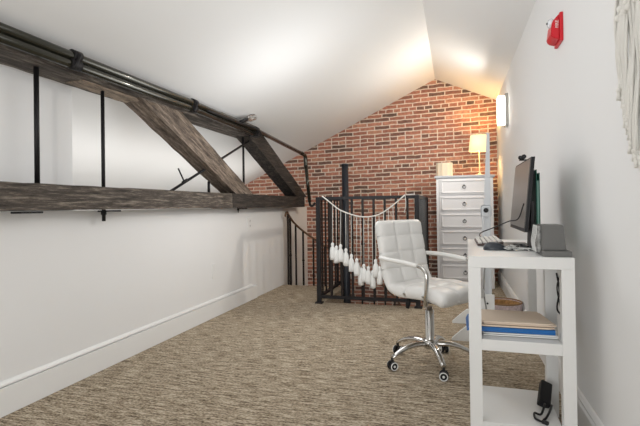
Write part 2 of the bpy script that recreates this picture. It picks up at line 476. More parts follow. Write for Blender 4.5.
for y, pl, s in ((2.27, True, .8), (1.72, False, .8), (4.05, True, .6)):
    bm = nb(); bx(bm, -2.02, -1.955, y-.075*s, y+.075*s, .956, .966)
    w = obj('washer_plate', bm, m_iron, truss, world=True)
    if pl:
        bm = nb(); lathe(bm, [(.02*s, 0), (.02*s, .022*s)], (-2.03, y, .934+.022*(1-s)), 6, smooth=False)
        tube(bm, [(-2.03, y, .956), (-2.03, y, .956-.055*s)], .008*s, 8)
        obj('nut', bm, m_iron, w, world=True)

# ------------------------------------------------------------------ pipes along the top chord
pipes = thing('steel_pipe_run', 'pair of black steel pipes with couplings running along the sloping ceiling', 'pipe', (-1.9, 3, 1.65))
PX = -1.895
bm = nb(); tube(bm, [(PX, .2, 1.779), (PX, 1.9, 1.771), (PX, 3.0, 1.770), (PX, 4.2, 1.745), (PX, 5.62, 1.662)], .0225, 14)
obj('pipe', bm, m_pipe, pipes, world=True)
bm = nb(); tube(bm, [(PX-.005, .2, 1.733), (PX-.005, 1.9, 1.728), (PX-.005, 3.0, 1.726), (PX-.005, 4.15, 1.702)], .023, 14)
obj('pipe', bm, m_pipe, pipes, world=True)
for y, za, zb in ((1.93, 1.777, 1.731), (3.06, 1.774, 1.727), (4.2, 1.748, 1.703)):
    bm = nb()
    tube(bm, [(PX, y-.028, za), (PX, y+.028, za)], .028, 16)
    tube(bm, [(PX-.005, y-.04, zb), (PX-.005, y+.03, zb)], .029, 16)
    tube(bm, [(PX+.028, y-.04, zb-.03), (PX+.028, y-.02, zb), (PX+.028, y, za)], .009, 8)
    obj('coupling', bm, m_iron, pipes, world=True)
bm = nb(); tube(bm, smoothpath([(PX, 5.60, 1.663), (PX, 5.70, 1.655), (PX+.008, 5.735, 1.62), (PX+.012, 5.74, 1.5)], 5), .026, 14)
obj('elbow', bm, m_pipe, pipes, world=True)
bm = nb(); tube(bm, [(PX+.012, 5.74, 1.52), (PX+.045, 5.78, 1.03)], .0225, 14)
obj('down_pipe', bm, m_pipe, pipes, world=True)
bm = nb(); tube(bm, smoothpath([(PX+.045, 5.78, 1.05), (PX+.05, 5.79, .99), (PX+.08, 5.82, .985), (PX+.10, 5.84, 1.02)], 5), .016, 12)
obj('hook', bm, m_iron, pipes, world=True)
# thin conduit loop round the joint with the bare bulb
fix = thing('bare_bulb_fixture', 'bare clear bulb in black socket clipped to conduit near the ceiling', 'light fixture', (PX+.03, 3.95, 1.80))
bm = nb(); tube(bm, smoothpath([(PX+.035, 3.2, 1.74), (PX+.04, 3.7, 1.735), (PX+.05, 4.05, 1.74), (PX+.055, 4.20, 1.70), (PX+.04, 4.12, 1.66), (PX+.02, 4.0, 1.66)], 6), .009, 8)
obj('conduit', bm, m_iron, fix, world=True)
bm = nb(); tube(bm, [(PX+.02, 3.80, 1.752), (PX+.03, 3.92, 1.80)], [.014, .02], 12)
obj('socket', bm, m_black, fix, world=True)
d = Vector((.02, .26, .085)).normalized(); p0 = Vector((PX+.03, 3.91, 1.795))
bm = nb(); tube(bm, [p0+d*t for t in (0, .03, .06, .1, .14, .17, .19, .2)], [.013, .015, .026, .036, .037, .028, .014, .002], 16)
gb = obj('bulb_glass', bm, m_bulb, fix, world=True)
bm = nb()
tube(bm, [p0+d*.01, p0+d*.06], .005, 6)
for k in range(5):
    a = 2*PI*k/5; e = Vector((math.cos(a), 0, math.sin(a)))*.014
    tube(bm, [p0+d*.06, p0+d*.09+e, p0+d*.15+e*.8], .0016, 5)
obj('filament', bm, m_fil, gb, world=True)

# ------------------------------------------------------------------ stairs
st = thing('spiral_staircase', 'dark iron spiral staircase with centre pole rising behind the railing', 'staircase', (CX, CY, -2.7))
bm = nb(); tube(bm, [(CX, CY, -2.7), (CX, CY, 1.465)], .040, 20); 
lathe(bm, [(.044, 1.455), (.044, 1.475), (.03, 1.482)], (CX, CY, 0), 20)
obj('centre_pole', bm, mat('dark_slate_iron', (.02, .024, .033), .4, .2), st, world=True)
step = math.radians(30)
for k in range(12):
    a0 = PI - k*step; a1 = a0-step-.06; z = -.2*(k+1)
    if z < -2.6: break
    bm = nb(); poly = [(CX+.03*math.cos(a0), CY+.03*math.sin(a0), z-.03)]
    for j in range(6):
        a = a0+(a1-a0)*j/5; rr = CR-.02
        poly.append((CX+rr*math.cos(a), CY+rr*math.sin(a), z-.03))
    prism(bm, poly, (0, 0, .03)); obj('tread', bm, m_carpet, st, world=True)
def hz(a):  # handrail height at angle
    t = (PI-a)
    return .885 - .50*t/math.radians(60) + .02*max(0, 1-t*4)
pts = []
for i in range(30):
    a = PI - i*math.radians(7)
    pts.append((CX+CR*math.cos(a), CY+CR*math.sin(a), hz(a)))
pts = [(CX-CR-.005, CY-.05, .85), (CX-CR-.004, CY-.04, .885)] + pts
bm = nb(); tube(bm, smoothpath(pts, 2), .013, 10)
obj('handrail', bm, m_wood_rail, st, world=True)
angs = [2, 7, 17, 28, 41, 54, 67, 80, 93, 106, 119, 132]
for i, dg in enumerate(angs):
    a = PI - math.radians(dg); p = (CX+CR*math.cos(a), CY+CR*math.sin(a))
    zb = -.2*(int(dg//30)+1)
    bm = nb(); tube(bm, [(p[0], p[1], zb-.02), (p[0], p[1], hz(a))], .014, 4, sq=True)
    if i in (1, 3, 6): ball(bm, (p[0], p[1], (hz(a)+zb)/2+.04), .019, (1, 1, .8), 10, 6)
    obj('baluster', bm, m_bronze, st, world=True)

# ------------------------------------------------------------------ guard railing round the opening
gy, gx0, gx1, gz = 4.406, -1.32, -.345, 1.066
gr = thing('guard_railing', 'black iron guard railing boxed around the stair opening', 'railing', ((gx0+gx1)/2, gy, 0))
def post(x, y, h=gz, w=.021, nm='post', m=m_iron):
    bm = nb(); bx(bm, x-w, x+w, y-w, y+w, 0, h, .002)
    bx(bm, x-w*1.7, x+w*1.7, y-w*1.7, y+w*1.7, 0, .012)
    return obj(nm, bm, m, gr, world=True)
post(gx0, gy); post(gx1, gy); post(gx0, 5.44); post(gx1, 5.9)
def rail(x0, x1, y0, y1, z0, z1): 
    bm = nb(); bx(bm, x0, x1, y0, y1, z0, z1, .001); return obj('rail', bm, m_iron, gr, world=True)
rail(gx0, gx1, gy-.018, gy+.018, gz-.03, gz); rail(gx0, gx1, gy-.014, gy+.014, .05, .08)
rail(gx0-.018, gx0+.018, gy, 5.44, gz-.03, gz); rail(gx0-.014, gx0+.014, gy, 5.44, .05, .08)
rail(gx1-.018, gx1+.018, gy, 5.9, gz-.03, gz); rail(gx1-.014, gx1+.014, gy, 5.9, .05, .08)
def bar(x, y, m=m_bronze, knuckle=False, w=.0105):
    bm = nb(); bx(bm, x-w, x+w, y-w, y+w, .08, gz-.03)
    if knuckle: ball(bm, (x, y, .60), .02, (1, 1, .9), 10, 6)
    return obj('baluster', bm, m, gr, world=True)
nx = 9
for i in range(1, nx): bar(gx0+(gx1-gx0)*i/nx+.02, gy, m_bronze, i in (4,))
for i in range(1, 8): bar(gx0, gy+(5.44-gy)*i/8, m_bronze, i in (3, 6), .0075)
# ribbed grey steel infill on the right-hand side
bm = nb(); bx(bm, gx1-.005, gx1+.005, gy+.03, 5.86, .09, gz+.005)
for i in range(12): bx(bm, gx1-.016, gx1+.012, gy+.07+i*.125, gy+.10+i*.125, .09, gz-.02, .003)
obj('side_panel', bm, m_greypanel, gr, world=True)['label'] = 'ribbed grey steel infill panel'

# tassel garland
gar = thing('tassel_garland', 'white cord garland with long hanging cotton tassels draped on the front of the railing', 'garland', (-.87, 4.37, .5))
rp = [(-1.27, 4.375, 1.075), (-1.18, 4.372, 1.005), (-1.086, 4.37, .934), (-.936, 4.37, .878), (-.818, 4.37, .863), (-.691, 4.37, .891), (-.575, 4.37, .966), (-.451, 4.375, 1.07)]
rps = smoothpath(rp, 6)
bm = nb(); tube(bm, rps, .0065, 7)
tube(bm, smoothpath([(-.451, 4.375, 1.07), (-.445, 4.375, .98), (-.46, 4.372, .9)], 4), .004, 6)
tube(bm, [(-.44, 4.39, 1.072), (-.36, 4.40, 1.074)], .005, 6)
obj('cord', bm, m_rope, gar, world=True)
def ropez(x):
    for a, b in zip(rps, rps[1:]):
        if a.x <= x <= b.x: return a.z+(b.z-a.z)*(x-a.x)/max(1e-6, b.x-a.x)
    return 1
tz = [(-1.162, .60), (-1.125, .57), (-1.078, .585), (-1.029, .545), (-.974, .49), (-.919, .45), (-.885, .36), (-.85, .395), (-.807, .375), (-.768, .335), (-.735, .445), (-.70, .375), (-.655, .44), (-.61, .48), (-.565, .55)]
for i, (x, z) in enumerate(tz):
    bm = nb(); y = 4.352 + .012*math.sin(i*2.3)
    tube(bm, [(x, 4.37, ropez(x)), (x, y, z)], .0028, 5)
    s = obj('tassel', bm, m_rope, gar, world=True)
    bm = nb()
    lathe(bm, [(.004, z+.016), (.015, z+.006), (.017, z-.01), (.012, z-.024), (.023, z-.040), (.029, z-.07), (.030, z-.125), (.027, z-.155), (.015, z-.158)], (x, y, 0), 10)
    rnd = random.Random(i)
    for v in bm.verts:
        if v.co.z < z-.03: v.co += Vector((rnd.uniform(-.003, .003), rnd.uniform(-.003, .003), rnd.uniform(-.004, .004)))
    obj('tassel_skirt', bm, m_tassel, s, world=True)

# ------------------------------------------------------------------ dresser
DX0, DX1, DY, DZ = -.208, .425, 5.6, 1.285
dr = thing('dresser', 'tall narrow white six-drawer dresser against the brick wall', 'dresser', ((DX0+DX1)/2, DY, 0))
bm = nb()
bx(bm, DX0, DX1, DY, DY+.42, .06, DZ)
bx(bm, DX0, DX0+.03, DY-.012, DY, .0, DZ); bx(bm, DX1-.03, DX1, DY-.012, DY, .0, DZ)
bx(bm, DX0, DX1, DY, DY+.42, 0, .06)
obj('body', bm, m_dresser, dr, world=True)
bm = nb(); bx(bm, DX0-.02, DX1+.02, DY-.03, DY+.44, DZ, DZ+.028, .004)
obj('dresser_top', bm, m_dresser_top, dr, world=True)
dh = .2
for k in range(6):
    z1 = 1.276-k*dh; z0 = z1-dh+.012
    x0, x1 = DX0+.036, DX1-.036
    bm = nb(); y = DY-.018
    bx(bm, x0, x1, y, DY, z0, z1, .002)
    f = .032   # raised moulding rectangle
    for (a, b, c_, d_) in ((x0+.02, x1-.02, z1-f-.0, z1-f+.014), (x0+.02, x1-.02, z0+f-.014, z0+f), (x0+.02, x0+.034, z0+f-.014, z1-f+.014), (x1-.034, x1-.02, z0+f-.014, z1-f+.014)):
        bx(bm, a, b, y-.010, y+.001, c_, d_, .003)
    d_o = obj('drawer', bm, m_dresser, dr, world=True)
    bm = nb(); cx, cz = (x0+x1)/2-.002, (z0+z1)/2
    lathe(bm, [(.009, 0), (.009, -.014), (.004, -.018)], (cx, y, cz+.012), 12, axis='y')
    ring = [(cx+.019*math.sin(t*2*PI/20), y-.016, cz-.006+.019*math.cos(t*2*PI/20)) for t in range(21)]
    tube(bm, ring, .0035, 6, cap=False)
    obj('ring_pull', bm, m_ring, d_o, world=True)

# things on the dresser
ztop = DZ+.028
lp = thing('table_lamp', 'lit cream table lamp standing on the right of the white dresser', 'table lamp', (.29, 5.80, ztop))
lx, ly = .29, 5.80
bm = nb(); lathe(bm, [(.065, ztop), (.065, ztop+.012), (.02, ztop+.022), (.006, ztop+.04), (.006, ztop+.30)], (lx, ly, 0), 20)
obj('base', bm, m_brass, lp, world=True)
bm = nb(); n = 28
prof = [(.122, ztop+.295), (.100, ztop+.485)]
rings = [[bm.verts.new((lx+r*math.cos(2*PI*k/n), ly+r*math.sin(2*PI*k/n), z)) for k in range(n)] for r, z in prof+[(r-.003, z) for r, z in prof[::-1]]]
for i in range(4):
    a, b = rings[i], rings[(i+1) % 4]
    for k in range(n): bm.faces.new((a[k], a[(k+1) % n], b[(k+1) % n], b[k])).smooth = True
obj('lamp_shade', bm, m_shade, lp, world=True)
bm = nb(); ball(bm, (lx, ly, ztop+.39), .028)
obj('bulb', bm, mat('lit_bulb', (1, .9, .7), .4, emit=(1, .75, .4), estr=40), lp, world=True)
point('lamp_bulb_light', (lx, ly, ztop+.42), 8.5, (1, .60, .22), .04)

bm = nb(); n = 40; cx, cy = -.115, 5.74; hh = .165
rings = []
for z in (ztop, ztop+hh):
    rings.append([bm.verts.new((cx+.098*math.cos(2*PI*k/n)*(1 if k % 4 < 2 else .95), cy+.05*math.sin(2*PI*k/n)*(1 if k % 4 < 2 else .95), z)) for k in range(n)])
for k in range(n): bm.faces.new((rings[0][k], rings[0][(k+1) % n], rings[1][(k+1) % n], rings[1][k]))
bm.faces.new(rings[0][::-1]); bm.faces.new(rings[1])
tag(obj('ribbed_vase', bm, m_wax), 'cream ribbed oval vase standing on the left of the white dresser', 'vase')

# ------------------------------------------------------------------ wall sconce
sc = thing('wall_sconce', 'lit rectangular opal glass sconce on the right wall beside the brick', 'wall light', (XR, 4.9, 1.76))
bm = nb(); bx(bm, XR-.030, XR, 4.83, 4.97, 1.745, 2.065, .003)
obj('back_plate', bm, m_steel, sc, world=True)
bm = nb(); bx(bm, XR-.095, XR-.030, 4.84, 4.96, 1.765, 2.045, .010)
gl = obj('glass_shade', bm, m_glow, sc, world=True)
for z in (1.845, 1.965):
    bm = nb(); bx(bm, XR-.098, XR-.04, 4.836, 4.964, z, z+.009)
    obj('clip', bm, m_steel, sc, world=True)
area('sconce_light', (XR-.105, 4.90, 1.90), (XR-1.1, 4.88, 1.74), .10, .27, 15, (1, .95, .87))

# ------------------------------------------------------------------ tall stand (H-frame)
sd = thing('display_stand', 'tall pale grey stand with a tapering mast, black knob and white feet behind the desk', 'stand', (.22, 3.66, 0))
mx, my = .226, 3.66
bm = nb()
prism(bm, [(mx-.026, my-.012, .78), (mx+.030, my-.012, .78), (mx+.032, my-.012, 1.50), (mx+.012, my-.012, 1.515)], (0, .022, 0))
obj('upper_mast', bm, m_stand, sd, world=True)
bm = nb(); bx(bm, mx-.040, mx+.036, my-.034, my-.014, .868, .965, .018)
obj('clamp_plate', bm, m_stand, sd, world=True)
bm = nb(); lathe(bm, [(.016, 0), (.018, -.012), (.012, -.022)], (mx-.004, my-.034, .925), 16, axis='y')
obj('knob', bm, m_black, sd, world=True)
bm = nb(); bx(bm, mx-.030, mx-.012, my-.03, my+.01, .06, .90, .003); bx(bm, mx+.012, mx+.030, my-.03, my+.01, .06, .90, .003); bx(bm, mx-.016, mx+.018, my-.024, my+.004, .06, .89)
obj('mast_sleeve', bm, m_stand, sd, world=True)
for y in (3.42, 3.92):
    bm = nb()
    prism(bm, [(-.035, y-.014, 0), (-.035, y-.014, .012), (.02, y-.014, .065), (.08, y-.014, .115), (.15, y-.014, .125), (.275 if y < 3.6 else .19, y-.014, .09), (.275 if y < 3.6 else .19, y-.014, 0), (.02, y-.014, .0)], (0, .028, 0))
    obj('foot', bm, m_standfoot, sd, world=True)
bm = nb(); bx(bm, mx-.09, mx-.036, 3.405, 3.935, .09, .125, .004); bx(bm, mx-.05, mx+.045, 3.60, 3.72, .09, .126, .004)
bx(bm, mx-.05, mx+.045, my-.06, my-.045, .12, .30, .003); bx(bm, mx-.05, mx+.045, my-.045, my+.01, .125, .15)
obj('cross_beam', bm, m_standfoot, sd, world=True)
for z in (.17, .235):
    bm = nb(); lathe(bm, [(.007, 0), (.007, -.006)], (mx-.005, my-.06, z), 10, axis='y')
    obj('bolt', bm, m_black, sd, world=True)

# basket
bm = nb(); bcx, bcy = .362, 3.99
lathe(bm, [(.133, .0), (.142, .02), (.146, .165), (.148, .176), (.138, .176), (.136, .168)], (bcx, bcy, 0), 36)
bmesh.ops.delete(bm, geom=[f for f in bm.faces if len(f.verts) > 8 and f.calc_center_median().z > .1], context='FACES')
root_b = thing('storage_basket', 'round low mauve basket on the carpet behind the white desk', 'basket', (bcx, bcy, 0))
obj('basket_wall', bm, m_basket, root_b, world=True, normals=False)
bm = nb(); lathe(bm, [(.13, .02), (.136, .03), (.136, .168)], (bcx, bcy, 0), 36)
bmesh.ops.delete(bm, geom=[f for f in bm.faces if len(f.verts) > 8 and f.calc_center_median().z > .1], context='FACES')
obj('lining', bm, m_basketin, root_b, world=True, normals=False)
bm = nb(); ring = [(bcx+.143*math.cos(t*2*PI/36), bcy+.143*math.sin(t*2*PI/36), .176) for t in range(37)]
tube(bm, ring, .007, 6, cap=False)
obj('rim', bm, mat('brown_rope_rim', (.22, .12, .05), .7), root_b, world=True)

# ------------------------------------------------------------------ desk
dk = thing('computer_desk', 'white laminate desk with open side shelves beside the right wall', 'desk', (.24, 2.3, 0))
KX0, KX1, KY0, KY1, KZ = .047, .430, 1.93, 2.86, .763
bm = nb(); bx(bm, KX0, KX1, KY0, KY1, KZ-.046, KZ, .0015); obj('desktop', bm, m_desk, dk, world=True)
for (x0, x1, y0, y1) in ((KX0, KX0+.048, KY0, KY0+.045), (KX1-.046, KX1, KY0, KY0+.045), (KX1-.05, KX1, 2.30, 2.345), (KX0, KX0+.02, 2.30, 2.345), (KX0, KX0+.02, 2.38, 2.40)):
    bm = nb(); bx(bm, x0, x1, y0, y1, 0, KZ-.046, .001); obj('leg', bm, m_desk, dk, world=True)
bm = nb(); bx(bm, KX1-.062, KX1-.02, 2.80, 2.84, .30, KZ-.046, .001); obj('support_panel', bm, m_desk, dk, world=True)
for z in (.433, .106):
    bm = nb(); bx(bm, KX0+.048, KX1-.046, KY0+.002, 2.315, z-.044, z, .001); obj('shelf', bm, m_desk, dk, world=True)

dk.location.x = KX0 + (dk.location.x-KX0)*1 ; _a = math.radians(-1.4)
_p = Vector((KX0, KY0, 0)); _q = Matrix.Rotation(_a, 4, 'Z') @ (dk.location-_p) + _p
dk.location = _q; dk.rotation_euler = (0, 0, _a)
# folders on the middle shelf
zs = .433
bm = nb()
bx(bm, 0, .275, 0, .19, 0, .004); bx(bm, .01, .28, .006, .196, .005, .008); bx(bm, -.004, .27, .0, .19, .009, .012)
for v in bm.verts: v.co.z += .002*math.sin(v.co.x*30)
o = obj('paper_stack', bm, m_paper); tag(o, 'loose white papers lying under the blue binder on the middle desk shelf', 'papers')
o.location = (.105, 1.985, zs+.002)
bl = thing('binder', 'bright blue plastic binder under the manila folders on the desk shelf', 'binder', (.24, 2.08, zs+.016))
bm = nb()
prism(bm, [(.040, 1.985, zs+.017), (.372, 1.985, zs+.017), (.372, 1.985, zs+.036), (.05, 1.985, zs+.036)], (0, .22, 0))
obj('cover', bm, m_blue, bl, world=True)
bm = nb(); bx(bm, .10, .362, 1.990, 2.2, zs+.0205, zs+.0325)
obj('pages', bm, m_paper, bl, world=True)
lab = ['top manila folder of the stack on the middle desk shelf', 'manila folder directly under the topmost one on the desk shelf', 'manila folder lowest in the stack, lying on the blue binder']
for k in range(3):
    bm = nb(); z = zs+.0385+.0075*k; dx = (.0, .008, -.006)[k]; sk = (.0, .01, .004)[k]
    prism(bm, [(.098+dx, 1.985+sk, z), (.352+dx, 1.985+sk, z), (.372+dx, 1.995+sk, z), (.345+dx, 2.205+sk, z), (.098+dx, 2.205+sk, z)], (0, 0, .0055))
    tag(obj('manila_folder', bm, m_manila), lab[2-k], 'folder', 'manila folders on the desk shelf')

# power adapter on the bottom shelf
pa = thing('power_adapter', 'black power adapter with a curled cable on the bottom desk shelf', 'power adapter', (.375, 2.15, .107))
bm = nb(); Mx = Matrix.Translation((.360, 2.18, .138)) @ Matrix.Rotation(math.radians(-14), 4, 'Z') @ Matrix.Rotation(math.radians(22), 4, 'X') @ Matrix.Rotation(math.radians(25), 4, 'Y')
bx(bm, -.024, .024, -.066, .066, -.012, .022, .006, Mx); obj('body', bm, m_black, pa, world=True)
bm = nb(); tube(bm, smoothpath([(.352, 2.12, .125), (.34, 2.06, .14), (.32, 2.02, .12), (.30, 2.04, .115), (.295, 2.00, .112), (.31, 1.975, .112), (.325, 1.965, .112)], 6), .0045, 7)
tube(bm, smoothpath([(.378, 2.12, .12), (.355, 2.04, .125), (.335, 2.0, .115), (.325, 1.99, .112)], 5), .0045, 7)
tube(bm, [(.318, 1.972, .113), (.335, 1.958, .113)], .008, 8)
obj('cable', bm, m_black, pa, world=True)

# ------------------------------------------------------------------ monitor
mo = thing('computer_monitor', 'thin black monitor seen nearly edge-on at the wall side of the desk', 'monitor', (.30, 2.5, KZ))
def monp(y, z, off=0):   # plane of the screen, leaning back towards the wall
    return Vector((.291 + (z-.85)*.10 + off, y, z))
bm = nb()
poly = [monp(2.17, .845), monp(2.70, .845), monp(2.70, 1.175), monp(2.17, 1.175)]
prism(bm, poly, (.015, 0, 0)); obj('housing', bm, m_black, mo, world=True)
bm = nb()
poly = [monp(2.18, .862, -.003), monp(2.692, .862, -.003), monp(2.692, 1.168, -.003), monp(2.18, 1.168, -.003)]
prism(bm, poly, (.004, 0, 0)); obj('screen', bm, m_screen, mo, world=True)
bm = nb()
prism(bm, [(.318, 2.20, KZ+.009), (.318, 2.30, KZ+.009), (.325, 2.30, .98), (.325, 2.20, .98)], (.011, 0, 0))
obj('stand_neck', bm, m_black, mo, world=True)
bm = nb(); bx(bm, .215, .345, 2.19, 2.55, KZ, KZ+.009, .003); obj('stand_base', bm, m_black, mo, world=True)
bm = nb(); bx(bm, .352, .370, 2.21, 2.235, KZ, KZ+.09)
bm.free()
wc = thing('webcam', 'small black webcam clipped on top of the monitor', 'webcam', (.32, 2.36, 1.177))
bm = nb(); tube(bm, [(.314, 2.32, 1.191), (.314, 2.42, 1.191)], .0105, 12); ball(bm, (.304, 2.37, 1.191), .010)
obj('camera_head', bm, m_black, wc, world=True)
bm = nb(); bx(bm, .300, .349, 2.355, 2.385, 1.1765, 1.181); bx(bm, .3445, .349, 2.355, 2.385, 1.15, 1.181)
obj('clip', bm, m_black, wc, world=True)
# green thing behind the monitor
gn = thing('green_file', 'slim upright dark green file standing between the monitor and the wall', 'file', (.36, 2.35, KZ))
bm = nb(); bx(bm, .350, .3535, 2.23, 2.40, KZ, KZ+.36, .001); bx(bm, .362, .365, 2.23, 2.40, KZ, KZ+.345, .001); bx(bm, .350, .365, 2.396, 2.40, KZ, KZ+.34)
obj('cover', bm, m_green, gn, world=True)
bm = nb(); bx(bm, .3537, .3618, 2.24, 2.395, KZ+.002, KZ+.31); obj('pages', bm, mat('pale_green_pages', (.25, .42, .36), .6), gn, world=True)

# grey speaker box at the front corner
bo = thing('desk_speaker', 'small grey slanted speaker box with wrapped side at the front corner of the desk', 'speaker', (.37, 2.03, KZ))
bm = nb(); bx(bm, .325, .428, 1.945, 2.11, KZ, KZ+.022, .002); obj('base', bm, m_greybox, bo, world=True)
bm = nb()
prism(bm, [(.326, 1.975, KZ+.022), (.414, 1.975, KZ+.022), (.406, 1.978, KZ+.122), (.326, 1.978, KZ+.122)], (0, .12, 0))
bmesh.ops.bevel(bm, geom=list(bm.edges), offset=.003, segments=2, affect='EDGES')
obj('cabinet', bm, m_greybox, bo, world=True)
bm = nb(); bx(bm, .312, .327, 1.985, 2.095, KZ+.012, KZ+.118, .006)
obj('wrapped_side', bm, m_mesh, bo, world=True)
bm = nb()
for k in range(4):
    tube(bm, smoothpath([(.308, 1.99+.025*k, KZ+.015), (.304, 2.0+.025*k, KZ+.05), (.308, 1.985+.03*k, KZ+.085), (.312, 1.995+.024*k, KZ+.12)], 5), .002, 5)
obj('wrinkle', bm, m_cable_w, bo, world=True)

# mouse
mo2 = thing('computer_mouse', 'dark slate computer mouse on the left front of the desk', 'mouse', (.172, 2.21, KZ), math.radians(8))
bm = nb()
bmesh.ops.create_uvsphere(bm, u_segments=24, v_segments=14, radius=1)
for v in bm.verts:
    z = max(v.co.z, -.12); v.co = Vector((v.co.x*.052*(1), v.co.y*.033, (z+.12)*.032*(1-.25*v.co.x)))
for f in bm.faces: f.smooth = True
obj('shell', bm, m_mouse, mo2)
bm = nb(); tube(bm, [(-.045, .0, .018), (-.02, 0, .0305)], .0035, 8); obj('scroll_wheel', bm, m_steel, mo2)
# keyboard
kb = thing('keyboard', 'low keyboard with pale keys behind the mouse on the desk', 'keyboard', (.165, 2.56, KZ))
bm = nb(); prism(bm, [(.105, 2.39, KZ+.003), (.225, 2.39, KZ+.003), (.225, 2.39, KZ+.022), (.105, 2.39, KZ+.012)], (0, .37, 0)); obj('base', bm, m_kb, kb, world=True)
for c_ in range(5):
    for rr in range(13):
        x = .110+c_*.0225; y = 2.395+rr*.0278; z = KZ+.014+.010*c_/5
        bm = nb(); bx(bm, x, x+.0165, y, y+.020, z-.002, z+.008, .002); obj('key', bm, m_key, kb, world=True)

# cables on the desk
bm = nb()
tube(bm, smoothpath([(.15, 2.80, KZ+.01), (.13, 2.7, KZ+.035), (.14, 2.62, .82), (.19, 2.5, .85), (.25, 2.4, .885), (.284, 2.32, .90), (.291, 2.18, .97)], 7), .0028, 6)
tag(obj('keyboard_cable', bm, m_black), 'thin dark cable arching from keyboard up across the monitor screen', 'cable')
bm = nb(); rnd = random.Random(5)
for k in range(9):
    pts = [(.20+.012*k, 2.27+.02*(k % 3), KZ+.004)]
    for j in range(5): pts.append((.22+j*.022+rnd.uniform(-.02, .02), 2.14+.035*((j*2+k) % 5)+rnd.uniform(-.02, .03), KZ+.004+rnd.uniform(0, .012)))
    tube(bm, smoothpath(pts, 5), .0026, 6)
tag(obj('cable_tangle', bm, m_cable_w), 'tangle of pale cables lying between mouse and grey speaker', 'cables')
bm = nb()
for k in range(4):
    pts = [(.25+.02*k, 2.36, KZ+.006)]
    for j in range(4): pts.append((.25+j*.022+rnd.uniform(-.02, .02), 2.2+.04*((j+k) % 4)+rnd.uniform(-.02, .02), KZ+.006+rnd.uniform(0, .014)))
    tube(bm, smoothpath(pts, 5), .0028, 6)
tag(obj('cable_tangle', bm, m_black), 'knot of black cables lying in front of the monitor base', 'cables')
bm = nb(); tube(bm, smoothpath([(.46, 2.3, .74), (.445, 2.25, .66), (.425, 2.22, .60), (.44, 2.24, .52), (.455, 2.26, .44), (.44, 2.24, .38), (.45, 2.22, .30), (.44, 2.2, .15)], 6), .003, 7)
tube(bm, smoothpath([(.43, 2.25, .66), (.44, 2.25, .58), (.43, 2.25, .50), (.46, 2.27, .46)], 6), .004, 7)
tag(obj('wall_cable', bm, m_black), 'black cable looping down behind the right legs of the desk', 'cable')
bm = nb(); tube(bm, smoothpath([(.17, 2.88, .76), (.165, 2.9, .6), (.16, 2.93, .45), (.17, 2.95, .36), (.175, 2.93, .30)], 6), .005, 7)
tube(bm, [(.172, 2.94, .33), (.176, 2.93, .28)], .009, 8)
tag(obj('hanging_cable', bm, mat('grey_cable', (.35, .35, .34), .5), ), 'grey cable with plug hanging behind the left of the desk', 'cable')

# ------------------------------------------------------------------ outlets and plates
def outlet(y, z, face, label, x=None, sock=True, w=.072, h=.116, name='power_outlet', nrm=1):
    t = thing(name, label, 'outlet', (x, y, z-h/2))
    bm = nb(); bx(bm, min(x, x+nrm*.006), max(x, x+nrm*.006), y-w/2, y+w/2, z-h/2, z+h/2, .002)
    obj('cover_plate', bm, m_plate, t, world=True)
    if sock:
        bm = nb()
        for dz in (-.026, .026):
            for dy in (-.008, .008): bx(bm, min(x+nrm*.005, x+nrm*.0068), max(x+nrm*.005, x+nrm*.0068), y+dy-.002, y+dy+.002, z+dz-.006, z+dz+.006)
            bx(bm, min(x+nrm*.005, x+nrm*.0068), max(x+nrm*.005, x+nrm*.0068), y-.003, y+.003, z+dz-.014, z+dz-.009)
        obj('socket', bm, m_slot, t, world=True)
    return t
outlet(4.39, .805, 1, 'white power outlet high on the left half wall just under the timber beam', XL, w=.12, h=.125)
outlet(3.64, .408, 1, 'blank white cover plate lower on the left half wall', XL, sock=False, w=.075, h=.125, name='blank_wall_plate')
outlet(2.36, .41, -1, 'white power outlet on the right wall behind the desk leg', XR, w=.07, h=.115, nrm=-1)

# fire alarm strobe
al = thing('fire_alarm', 'red fire alarm strobe mounted high on the right wall', 'fire alarm', (XR, 2.53, 1.77))
bm = nb(); bx(bm, XR-.016, XR, 2.465, 2.60, 1.765, 1.905, .003); obj('back_box', bm, m_red, al, world=True)
bm = nb()
prism(bm, [(XR-.016, 2.475, 1.775), (XR-.045, 2.475, 1.785), (XR-.055, 2.475, 1.80), (XR-.046, 2.475, 1.865), (XR-.030, 2.475, 1.885), (XR-.016, 2.475, 1.90)], (0, .115, 0))
bmesh.ops.bevel(bm, geom=list(bm.edges), offset=.004, segments=2, affect='EDGES')
obj('housing', bm, m_red, al, world=True)
bm = nb(); ball(bm, (XR-.046, 2.515, 1.868), .024, (.75, 1.1, 1))
ln = obj('strobe_lens', bm, m_lens, al, world=True)
bm = nb(); ball(bm, (XR-.0625, 2.51, 1.868), .006); obj('flash_tube', bm, m_slot, ln, world=True)
def text(body, size, mtx, m, parent, name='lettering'):
    cu = bpy.data.curves.new(name, 'FONT'); cu.body = body; cu.size = size; cu.extrude = .0006; cu.align_x = 'CENTER'; cu.align_y = 'CENTER'
    tmp = bpy.data.objects.new(name, cu); C.objects.link(tmp)
    dg = bpy.context.evaluated_depsgraph_get(); me = bpy.data.meshes.new_from_object(tmp.evaluated_get(dg))
    bpy.data.objects.remove(tmp)
    me.transform(mtx); o = bpy.data.objects.new(name, me); C.objects.link(o); me.materials.clear(); me.materials.append(m)
    root = parent
    while root.parent: root = root.parent
    me.transform(root.matrix_basis.inverted()); o.parent = parent
    return o
# FIRE reads up the near side face (facing the camera, -y)
R1 = Matrix(((0, -1, 0), (0, 0, -1), (1, 0, 0))).to_4x4()
